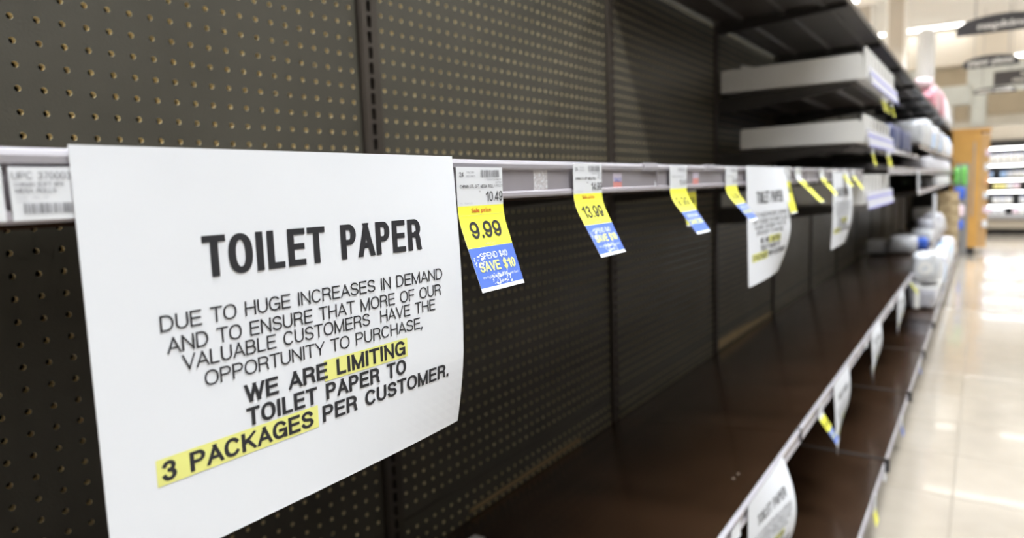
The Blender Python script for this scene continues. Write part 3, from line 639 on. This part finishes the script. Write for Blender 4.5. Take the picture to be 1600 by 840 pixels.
card(-.2490, 3.22, H-1.013, .06, .085, M_BLUE, 'white and blue tag on the bottom rail between the two black seams')
card(-.2490, 4.25, H-1.013, .06, .070, M_BLUE, 'blue tag on the bottom rail beyond the second black seam')

# ------------------------------------------------------------------ white trays
def make_tray(y, z, x0, x1, wd, ht, label, group, teeth=True, notch=False):
    e = empty('shelf_tray', ((x0+x1)/2, y+wd/2, z), label, 'tray', group); t = .002
    MB().box(x0, x1, y, y+wd-.002, z, z+.003).build('tray_base', M_TRAY, e)
    for yy in (y, y+wd-.002-t):
        b = MB(); b.prof([(x0, z+.003), (x1, z+.003), *([(x1, z+ht*.70), (x1-.03, z+ht*.72), (x1-.05, z+ht)] if notch else [(x1, z+ht*.88), (x1-.01, z+ht)]), (x0+.01, z+ht*.94), (x0, z+ht*.90)], yy, yy+t); b.build('side_wall', M_TRAY, e)
    if teeth:
        b = MB()
        for i in range(14):
            xx = x0+(x1-x0)*(i+.25)/14; b.box(xx, xx+(x1-x0)/28, y-.0025, y, z+.001, z+.010)
        b.build('tray_rib', M_TRAY, e)
    # thick front post with a rounded top, then the low front wall
    q = [(x1+.007-.007*math.cos(math.pi*k/6), z+ht*1.08+.012*math.sin(math.pi*k/6)) for k in range(7)]
    MB().prof([(x1, z), (x1, z+ht*1.08)]+q[1:-1]+[(x1+.014, z+ht*1.08), (x1+.014, z)], y, y+wd*.30).build('front_post', M_TRAY, e, bevel=.003)
    MB().box(x1+.002, x1+.006, y+wd*.30, y+wd-.004, z, z+ht*.66).build('front_wall', M_TRAY, e)
    return e
def tray_row(n, y0, z, x0, x1, wd, ht, word):
    p = make_tray(y0, z, x0, x1, wd, ht, 'nearest long white tray on the %s tray shelf, its long side in view' % word, 'white trays on the %s tray shelf' % word)
    p = make_tray(y0+wd, z, x0, x1, wd, ht, 'second long white tray from the left on the %s tray shelf' % word, 'white trays on the %s tray shelf' % word, teeth=False, notch=True)
    for k in range(2, n):
        copy_tree(p, Vector(ORG[p.name])+Vector((0, wd*(k-1), 0)), '%s long white tray from the left on the %s tray shelf' % (ORD[k], word))
def tray_rail(y0, y1, z, word, x=-.3400, ht=.042, tilt=.010):
    e = empty('price_strip', (x, (y0+y1)/2, z-ht), 'white price strip with a violet stripe along the %s tray fronts' % word, 'price strip')
    MB().prof([(x, z), (x+tilt, z-ht), (x+tilt-.003, z-ht), (x-.003, z)], y0, y1).build('strip_body', mat('strip_white', (.66, .66, .74), .35), e)
    MB().prof([(x+.0012+tilt*.3, z-ht*.30), (x+.0012+tilt*.42, z-ht*.42), (x+tilt*.42-.001, z-ht*.42), (x+tilt*.3-.001, z-ht*.30)], y0+.01, y1-.01).build('violet_line', M_STRIPE, e)
    MB().prof([(x+.0012+tilt*.93, z-ht*.93), (x+.0012+tilt, z-ht), (x+tilt-.001, z-ht), (x+tilt*.93-.001, z-ht*.93)], y0+.01, y1-.01).build('violet_line', M_STRIPE, e)
YT = Y0+2*SEC+.004
tray_row(9, YT, H+.334, -.845, -.358, .100, .088, 'highest'); tray_rail(YT+.03, YT+.905, H+.378, 'highest', ht=.062)
tray_row(8, YT, H+.120, -.770, -.358, .100, .078, 'middle'); tray_rail(YT+.01, YT+.82, H+.165, 'middle', ht=.060)
tray_row(8, YT+.01, H-.098, -.845, -.358, .100, .088, 'lowest'); tray_rail(YT+.03, YT+.84, H-.055, 'lowest', ht=.060)
b = MB().prof([(-.80, H+.345), (-.80, H+.45), (-.70, H+.418), (-.70, H+.345)], YT+.104, YT+.107)
props(b.build('tray_divider', M_TRAY), 'white triangular divider end sticking up behind the highest trays', 'divider')
for i, (z, ys, wrd) in enumerate(((H+.305, (.30, .42, .62), 'highest'), (H+.10, (.06, .50, .58), 'middle'))):
    for k, yy in enumerate(ys):
        price_tag(-.330, YT+yy, z, ORD[k]+' small yellow tag from the left under the %s tray fronts' % wrd, off=.012, detail=0 if False else 1, L=.065, blue=False, wd=.05, t0=.01, group='yellow tags under the %s trays' % wrd)

# ------------------------------------------------------------------ packs
def soft_pack(sx, sy, sz, ex=.35, n=18, m=12, sag=.0, lump=.0, seed=0):
    """plump wrapped pack: a superellipsoid with wrinkles, base at z = 0"""
    rr = random.Random(seed); b = MB()
    f = lambda v, p: math.copysign(abs(v)**p, v)
    for j in range(m+1):
        ph = -math.pi/2+math.pi*j/m
        for i in range(n):
            th = 2*math.pi*i/n; k = 1+lump*math.sin(3*th+seed)*math.cos(2*ph+seed)+lump*.5*rr.uniform(-1, 1)
            b.v.append((sx/2*f(math.cos(ph), ex)*f(math.cos(th), ex)*k, sy/2*f(math.cos(ph), ex)*f(math.sin(th), ex)*k, sz/2+sz/2*f(math.sin(ph), ex)*(k if ph > 0 else 1)))
    for j in range(m):
        for i in range(n): b.f.append((j*n+i, j*n+(i+1) % n, (j+1)*n+(i+1) % n, (j+1)*n+i)); b.m.append(0)
    return b
def pack(name, cat, loc, size, m_body, m_band, label, group=None, seed=1, band=(.25, .7), rot=0, lump=.05, seams=True):
    sx, sy, sz = size; e = empty(name, loc, label, cat, group); ORG[e.name] = Vector((0, 0, 0))
    soft_pack(sx, sy, sz, seed=seed, lump=lump).build('wrap', m_body, e, smooth=True)
    b = soft_pack(sx*1.012, sy*1.012, sz, seed=seed, lump=lump, n=18, m=12); n = 18
    z0, z1 = sz*band[0], sz*band[1]; rr = random.Random(seed*7+1)
    keep = [f for f in b.f if all(z0 <= b.v[i][2] <= z1 for i in f)]
    if keep and m_band:
        b.f = keep; b.m = [rr.choice((0, 0, 1, 2)) for _ in keep]; b.build('printed_band', [m_band, m_body, rr.choice((M_NAVY, M_LBLUE, M_BLUEP, M_PPINK))], e, smooth=True)
    # gathered end seams of the wrap
    if seams:
        b = MB()
        for s in (-1, 1): b.add([(-sx*.42, s*sy*.495, sz*.50), (sx*.42, s*sy*.495, sz*.50), (sx*.40, s*sy*.53, sz*.52), (-sx*.40, s*sy*.53, sz*.52), (sx*.42, s*sy*.495, sz*.53), (-sx*.42, s*sy*.495, sz*.53)], [(0, 1, 2, 3), (3, 2, 4, 5)])
        b.build('end_seam', m_body, e)
    e.rotation_euler.z = rot; ORG[e.name] = Vector(loc); return e
ZM = H-.645
pack('toilet_roll_pack', 'toilet paper', (-.735, 6.65, ZM-.010), (.165, .34, .11), M_WRAP, None, 'small left one of the two white wrapped packs on the far lower deck', seed=2, lump=.08)
pack('toilet_roll_pack', 'toilet paper', (-.545, 6.60, ZM+.008), (.205, .36, .135), M_WRAP, None, 'larger right one of the two white wrapped packs on the far lower deck', seed=3, lump=.08)
pack('tissue_pack', 'tissue', (-.44, 6.95, ZM+.002), (.12, .22, .10), M_BLUEP, M_WRAP, 'blue pack behind the clear bag on the far lower shelf', seed=4)
# clear wrapped roll pack jutting out over the shelf edge
e = empty('paper_roll_bag', (-.292, 5.30, H-.698), 'bulging clear white bag of rolls hanging over the lower rail into the aisle', 'toilet paper'); ORG[e.name] = Vector((0, 0, 0))
soft_pack(.165, .34, .19, ex=.42, seed=5, lump=.05, n=24, m=14).build('wrap', M_WRAP, e, smooth=True)
b = MB()
b.cyl((0, 0), .045, .0, .006, 24); b2 = MB(); b2.v = [(x*.9, -.168-(z*.4), .10+y) for x, y, z in b.v]; b2.f = b.f; b2.m = b.m
b2.build('roll_end', M_TRAY, e); MB().add([(.02, -.172, .14), (.06, -.168, .14), (.06, -.168, .19), (.02, -.165, .19)], [(0, 1, 2, 3)]).build('white_patch', M_TWHITE, e)  # small plain white patch on the near end of the bag
ORG[e.name] = Vector((-.292, 5.30, H-.698))
# clear shelf extender under it
e = empty('shelf_extender', (-.29, 5.3, H-.70), 'white front bin bracket below the clear bag of rolls', 'bracket')
MB().box(-.352, -.212, 5.12, 5.50, H-.735, H-.723).build('bin_floor', M_TRAY, e); MB().box(-.215, -.212, 5.12, 5.50, H-.723, H-.702).build('bin_front', M_TRAY, e)
MB().box(-.350, -.315, 5.13, 5.14, H-.865, H-.703).build('strut', M_TRAY, e, bevel=.004)
# goods on the bottom deck far off, spilling towards the aisle
lb = mat('pale_grey_wrap', (.60, .60, .66), .3, var=.2, scale=18)
for k in range(12):
    y = 6.1+k*.42
    if 9.9 < y < 11.1: continue
    ms = [(lb, M_WRAP), (M_WRAP, M_LBLUE), (M_WRAP, M_PPINK), (M_LBLUE, M_WRAP)][k % 4]
    wrd = ['pale grey', 'white and light blue', 'white and pink', 'light blue and white'][k % 4]
    pack('tissue_pack', 'tissue', (-.36, y, H-1.003), (.20, .38, .20+.035*((k*7) % 3)), ms[0], ms[1], wrd + ' pack, '+ORD[k]+' along the far bottom deck beside the floor', 'packs on the far bottom deck', seed=10+k)
for k in range(10):
    y = 7.35+k*.36
    if 9.8 < y < 11.1: continue
    ms = [(M_WRAP, M_LBLUE), (lb, M_PPINK), (M_WRAP, M_NAVY)][k % 3]
    pack('tissue_pack', 'tissue', (-.445, y, ZM+.018), (.17, .32, .13+.04*((k*5) % 3)), ms[0], ms[1], ['white and light blue', 'pale grey and pink', 'white and navy'][k % 3]+' pack, '+ORD[k]+' along the far lower deck', 'packs on the far lower deck', seed=30+k)
# upper goods
for k, (x, y) in enumerate(((-.50, 4.35), (-.50, 4.75), (-.50, 5.12), (-.66, 4.5), (-.66, 4.95))):
    pack('tissue_pack', 'tissue', (x, y, H+.131), (.2, .32, .15), M_NAVY, lb, ['nearest', 'second', 'third', 'rear left', 'rear right'][k]+' dark blue pack in shadow on the upper shelf beyond the trays', 'dark packs beyond the trays', seed=50+k, band=(.3, .75))
for k in range(14):
    y = 5.72+k*.37; ms = [(M_WRAP, M_BLUEP, 'white and blue'), (M_WRAP, M_LBLUE, 'white and light blue'), (M_LBLUE, M_WRAP, 'light blue'), (M_WRAP, None, 'plain white')][(0, 1, 3, 2, 1, 3, 2, 0, 1, 3, 1, 2, 3, 1)[k]]
    pack('toilet_roll_pack', 'toilet paper', (-.455, y, H+.206), (.20, .34, (.17, .20, .23)[k % 3]), ms[0], ms[1], ms[2]+' wrapped pack, '+ORD[k]+' along the far upper shelf', 'packs on the far upper shelf', seed=60+k, band=(.55, .95) if k % 2 else (.2, .5))
for k in range(13):
    y = 6.2+k*.38; pack('tissue_pack', 'tissue', (-.46, y, H+.031), (.19, .33, .10+.02*(k % 3)), lb, (M_NAVY, M_WRAP, M_PPINK)[k % 3], ORD[k]+' pale grey pack along the far shelf at lens height', 'grey packs at lens height', seed=80+k)
for k in range(4):
    y = 4.25+k*.3; pack('tissue_pack', 'tissue', (-.60, y, H+.031), (.2, .26, .05), lb, None, ORD[k]+' thin grey pack lying on the shelf beyond the lowest trays', 'thin packs beyond the trays', seed=95+k)
for k in range(9):
    y = 7.9+k*.36; pack('tissue_pack', 'tissue', (-.46, y, H-.114), (.18, .32, .11), M_WRAP, (lb, M_LBLUE)[k % 2], ORD[k]+' white pack along the far shelf below lens height', 'white packs below lens height', seed=110+k)
pack('tissue_pack', 'tissue', (-.70, 11.25, ZM+.002), (.24, .30, .19), M_WRAP, lb, 'white pack deep in the dark gap at the far end of the lower deck', seed=130)
# tall white upright card beside the cartons
props(MB().box(-.372, -.352, 7.25, 7.45, H-.43, H-.18).build('side_sign', M_TWHITE, bevel=.004), 'upright narrow white card left of the carton stack', 'sign')
# carton stack
for k in range(6):
    z = .158+k*.130; hh = .127
    lab = ['lowest carton of the tall stack', 'second carton from the bottom of the stack', 'third carton from the bottom of the stack', 'fourth carton from the bottom of the stack', 'fifth carton from the bottom of the stack', 'top carton of the tall stack'][k]
    e = empty('carton', (-.365, 10.5, z), lab+' near the aisle end', 'box', 'stack of brown cartons')
    dx = random.uniform(-.006, .006)
    MB().box(-.478+dx, -.252+dx, 10.35, 10.65, z, z+hh-.004).build('box_body', M_CARD, e, bevel=.003)
    MB().box(-.480+dx, -.250+dx, 10.348, 10.652, z+hh-.014, z+hh-.001).build('lid', M_CARDD, e)
    MB().box(-.40+dx, -.33+dx, 10.347, 10.349, z+.03, z+.06).build('tape', M_CARDD, e)
# green and blue bags clipped beside the end panel
for (x, y, z, sx, sz, m1, m2, lab) in ((-.318, 11.55, 1.0, .07, .25, M_GREEN, M_GREEN, 'left green bag hanging at the aisle end'), (-.232, 11.55, .99, .08, .27, M_GREEN, M_WRAP, 'right green bag hanging at the aisle end'),
                                      (-.275, 11.5, .80, .13, .17, M_BLUEP, M_LBLUE, 'blue bag hanging under the green bags'), (-.27, 11.5, .56, .12, .16, M_PPINK, M_BLUEP, 'pale pink bag under the blue one'), (-.26, 11.5, .38, .09, .13, M_BLUEP, M_LBLUE, 'lowest small blue bag at the aisle end')):
    e = pack('bag', 'bag', (x, y, z), (sx, .12, sz), m1, m2, lab, seed=int(z*100), seams=False)
    ORG[e.name] = Vector((0, 0, 0)); MB().box(-.004, .004, .02, .825-y+10.99, sz-.03, sz-.022).build('hang_hook', M_GREYM, e)
props(MB().box(-.345, -.17, 11.80, 11.815, 0, 1.30).build('hanging_rack', M_GREYM), 'narrow metal rack the green and blue bags hang on', 'rack')
# pink packs and the tall white cylinder on the top shelf
ztop = H+.604
for k, (x, y, z, sx, sy, sz, m1, m2, lab) in enumerate(((-.47, 7.55, ztop, .18, .42, .17, M_PINK, M_WRAP, 'deep pink pack on top of the shelving, nearest'), (-.49, 7.50, ztop+.17, .15, .36, .10, M_PPINK, M_PINK, 'pale pink pack lying on the nearest deep pink pack'),
     (-.47, 8.02, ztop, .16, .42, .24, M_PPINK, M_PINK, 'second pink pack on top of the shelving'), (-.47, 8.72, ztop, .18, .42, .26, M_PINK, M_PPINK, 'third pink pack on top of the shelving'), (-.47, 9.3, ztop, .18, .42, .25, M_PPINK, None, 'fourth pale pink pack on top of the shelving'),
     (-.47, 9.85, ztop, .18, .42, .22, M_WRAP, M_PPINK, 'white and pink pack on top of the shelving'), (-.47, 10.4, ztop, .18, .42, .16, M_WRAP, M_YINK, 'white and yellow pack far along the top shelf'), (-.47, 10.95, ztop, .18, .42, .14, M_WRAP, None, 'last white pack on top of the shelving'))):
    pack('paper_towel_pack', 'paper towels', (x, y, z), (sx, sy, sz), m1, m2, lab, seed=140+k)
e = empty('white_cylinder', (-.54, 8.38, ztop), 'tall bright white rounded cylinder standing above the pink packs', 'roll')
b = MB(); b.cyl((-.54, 8.38), .082, ztop, ztop+.82, 28); b.build('roll_body', M_BRIGHT, e, smooth=False)
b = MB(); n = 28; prev = None
for j in range(7):
    a = math.pi/2*j/6
    for i in range(n): b.v.append((-.54+.082*math.cos(a)*math.cos(2*math.pi*i/n), 8.38+.082*math.cos(a)*math.sin(2*math.pi*i/n), ztop+.82+.06*math.sin(a)))
for j in range(6):
    for i in range(n): b.f.append((j*n+i, j*n+(i+1) % n, (j+1)*n+(i+1) % n, (j+1)*n+i)); b.m.append(0)
b.build('rounded_cap', MATS['bright_white'], e, smooth=True)

# ------------------------------------------------------------------ orange end panel of the shelving
e = empty('end_panel', (-.45, 11.95, 0), 'orange wooden end panel closing the shelving run, on a black plinth', 'panel')
MB().box(-1.3, -.40, 11.832, 11.84, .12, 1.72).build('end_shade_sheet', M_DARK, e)  # dark sheet standing in for shade on the panel's inner face
MB().box(-1.3, -.055, 11.84, 11.90, .10, 1.74).build('panel_board', M_ORANGE, e, bevel=.004)
MB().box(-1.3, -.080, 11.85, 11.9, 0, .10).build('plinth', M_COOL, e)
MB().box(-.135, -.115, 11.825, 11.84, .55, 1.60).build('metal_strip', M_GREYM, e)
MB().box(-.055, .055, 11.84, 12.6, .10, 1.70).build('side_board', mat('orange_wood_side', (.55, .33, .14), .45, var=.1, scale=6), e, bevel=.004)
MB().box(-1.3, .06, 11.83, 12.65, 1.74, 1.79).build('top_board', M_ORANGE, e)
for k in range(6):
    z = .40+k*.2
    props(MB().box(.0+.005*(k % 2), .058, 11.815, 11.84, z, z+.09).build('small_card', (M_TWHITE, M_PPINK, M_TWHITE, mat('card_orange', (.75, .40, .2), .5))[k % 4]), ['lowest', 'second lowest', 'third', 'fourth', 'fifth', 'topmost'][k]+' small card up the edge of the orange end panel', 'card', 'cards on the end panel edge')

# ------------------------------------------------------------------ open cooler at the far end
e = empty('open_cooler', (2.0, 16.2, 0), 'open refrigerated cooler with lit shelves at the far end of the store', 'cooler')
x0, x1, yf = -.03, 4.2, 15.75
MB().box(x0+.03, x1, yf+.10, 16.85, 0, .12).build('plinth', M_COOL, e)
MB().box(x0, x1, yf, 16.85, .12, .28).build('lower_panel', mat('cooler_tan', (.40, .35, .28), .5), e)
MB().box(x0, x1, yf-.04, yf+.12, .28, .37).build('bumper', M_GREYM, e, bevel=.01)
MB().box(x0, x1, 16.62, 16.85, .28, 1.75).build('back_panel', M_COOL, e)
MB().box(x0, x0+.06, yf+.05, 16.85, .28, 1.98).build('end_wall', M_WHITE, e)
MB().box(x0, x1, yf+.10, 16.85, 1.74, 2.02).build('canopy', mat('cooler_canopy', (.70, .65, .57), .5), e)
MB().box(x0, x1, yf+.05, yf+.10, 1.62, 1.75).build('grille', M_COOL, e)
MB().box(x0+.06, x1, yf+.14, yf+.18, 1.59, 1.615).build('light_strip', M_CLED, e)
lv = (.37, .56, .83, 1.05, 1.32)
for z in lv[1:]:
    MB().box(x0+.06, x1, yf+.18, 16.62, z-.03, z-.012).build('wire_shelf', M_GREYM, e)
    MB().box(x0+.06, x1, yf+.20, yf+.24, z-.045, z-.032).build('light_strip', M_CLED, e)
for z in lv: MB().box(x0+.06, x1, yf+.165, yf+.18, z-.03, z+.012).build('price_rail', M_COOL if z < 1.3 else M_TWHITE, e)
cm = [(M_TWHITE, 'white'), (mat('milk_white', (.9, .9, .88), .35), 'bright white'), (mat('butter_yellow', (.85, .78, .3), .4), 'yellow'), (M_PPINK, 'pale pink'), (M_LBLUE, 'light blue')]
pat = [(3, 0, 0, 1, 3, 1, 0, 3), (1, 1, 0, 1, 1, 0, 1, 1), (0, 2, 2, 0, 3, 3, 2, 0), (4, 1, 4, 0, 1, 1, 4, 2), (1, 1, 1, 1, 1, 0, 1, 1)]
hts = (.12, .16, .17, .13, .22)
protos = {}
for li, z in enumerate(lv):
    for k in range(16):
        if (li, k) in ((3, 1), (2, 0), (1, 0), (0, 3), (2, 5), (3, 6), (1, 4)): continue
        m_, wrd = cm[pat[li][k % 8]]; x = .09+k*.105; hh = hts[li]*(1-.12*((k*3+li) % 3)); key = (li, m_.name, round(hh, 3))
        lab = wrd+' carton, '+ORD[k]+' from the left on the '+['bottom', 'second', 'third', 'fourth', 'top'][li]+' level of the far cooler'
        zz = z-.012 if li else .37
        if key in protos: copy_tree(protos[key], (x, yf+.25, zz), lab); continue
        q = empty('drink_carton', (x, yf+.25, zz), lab, 'carton', 'cartons on the '+['bottom', 'second', 'third', 'fourth', 'top']['01234'.index(str(li))]+' cooler level'); ORG[q.name] = Vector((0, 0, 0))
        MB().box(-.046, .046, -.05, .05, 0, hh*.8).build('carton_body', m_, q); MB().profx([(-.05, hh*.8), (.05, hh*.8), (0.005, hh*.97), (-.005, hh*.97)], -.046, .046).build('gable_top', m_, q)
        MB().box(-.014, .014, -.045, -.02, hh*.86, hh*.99).build('cap', M_BLUEP, q)
        ORG[q.name] = Vector((x, yf+.25, zz)); protos[key] = q

# ------------------------------------------------------------------ hanging aisle signs
def arch_sign(xc, y, zb, wd, ht, words, label, capf=.34, lines=None, arch=True):
    e = empty('aisle_sign', (xc, y, zb), label, 'sign')
    n = 16
    if arch: pts = [(xc-wd/2, zb), (xc+wd/2, zb), (xc+wd/2, zb+ht*.40)]+[(xc+wd/2*math.cos(math.pi*i/n), zb+ht*.40+ht*.60*math.sin(math.pi*i/n)) for i in range(1, n)]+[(xc-wd/2, zb+ht*.40)]
    else: pts = [(xc-wd/2, zb), (xc+wd/2, zb), (xc+wd/2, zb+ht), (xc-wd/2, zb+ht)]
    m_ = len(pts); b = MB(); b.add([(a, y, c) for a, c in pts]+[(a, y+.02, c) for a, c in pts], [tuple(range(m_)), tuple(range(m_, 2*m_))[::-1]]+[(i, m_+i, m_+(i+1) % m_, (i+1) % m_) for i in range(m_)])
    b.build('sign_board', M_SIGN, e)
    for i, t in enumerate(words):
        vs_, fs = text_mesh(t, .045); cap = ht*capf; wt = min(wd*.80, cap*.95*len(t)); b = MB(); bz = zb+ht*(.26 if len(words) == 1 else .60-.38*i)
        nl = len(vs_)//8; b.v = [(xc-wt/2+wt*x_, y-.002-.0006*(q_//nl), bz+cap*y_) for q_, (x_, y_) in enumerate(vs_)]; b.f = list(fs); b.m = [0]*len(fs); b.build('printed_text', MATS['bright_white'], e)
    for s in (-1, 1): MB().cyl((xc+s*wd*.3, y+.01), .004, zb+ht*.9, CZ, 6).build('hanging_rod', M_GREYM, e)
arch_sign(.100, 8.8, 2.585, .80, .180, ['napkins'], 'nearest dark arched aisle sign reading napkins', capf=.36)
arch_sign(.015, 11.6, 2.590, .63, .155, ['paper plates'], 'second dark arched aisle sign, reading paper plates', capf=.46)
arch_sign(.10, 15.4, 2.585, .63, .11, ['paper towels'], 'smallest dark arched aisle sign, farthest along the aisle', capf=.50)
arch_sign(.60, 12.6, 2.425, 1.08, .205, ['home  care', 'cleaning  needs'], 'dark rectangular two-line sign at the right picture edge', capf=.22, arch=False)

# crumbs left on the bare lower deck
for (x, y, lab) in ((-.419, 1.455, 'pale crumb on the bare lower deck, nearer the rail'), (-.421, 1.427, 'second pale crumb on the bare lower deck, farther from the rail')):
    z = H-.679+.049*(x+.855)/.5025+.0005
    b = MB(); b.add([(x-.0035, y, z), (x, y-.003, z), (x+.0035, y+.001, z), (x, y+.0035, z), (x+.001, y+.001, z+.003)], [(3, 2, 1, 0), (0, 1, 4), (1, 2, 4), (2, 3, 4), (3, 0, 4)])
    props(b.build('crumb', mat('crumb', (.30, .25, .2), .8)), lab, 'crumb')

# a fallen tag on the deck at the bottom picture edge
e = empty('fallen_tag', (-.775, .965, H-.668), 'fallen white tag with a yellow end on the lower deck at the bottom picture edge', 'price tag')
zt_ = H-.6695
MB().add([(-.800, .930, zt_), (-.760, .925, zt_), (-.766, .992, zt_+.004), (-.790, .990, zt_+.004), (-.800, .930, zt_+.0006), (-.760, .925, zt_+.0006), (-.766, .992, zt_+.0046), (-.790, .990, zt_+.0046)],
         [(3, 2, 1, 0), (4, 5, 6, 7), (0, 1, 5, 4), (1, 2, 6, 5), (2, 3, 7, 6), (3, 0, 4, 7)]).build('tag_sheet', M_TWHITE, e)
MB().add([(-.798, .935, zt_+.0012), (-.763, .932, zt_+.0012), (-.766, .968, zt_+.0038), (-.792, .968, zt_+.0038)], [(0, 1, 2, 3)]).build('printed_patch', M_YEL, e)
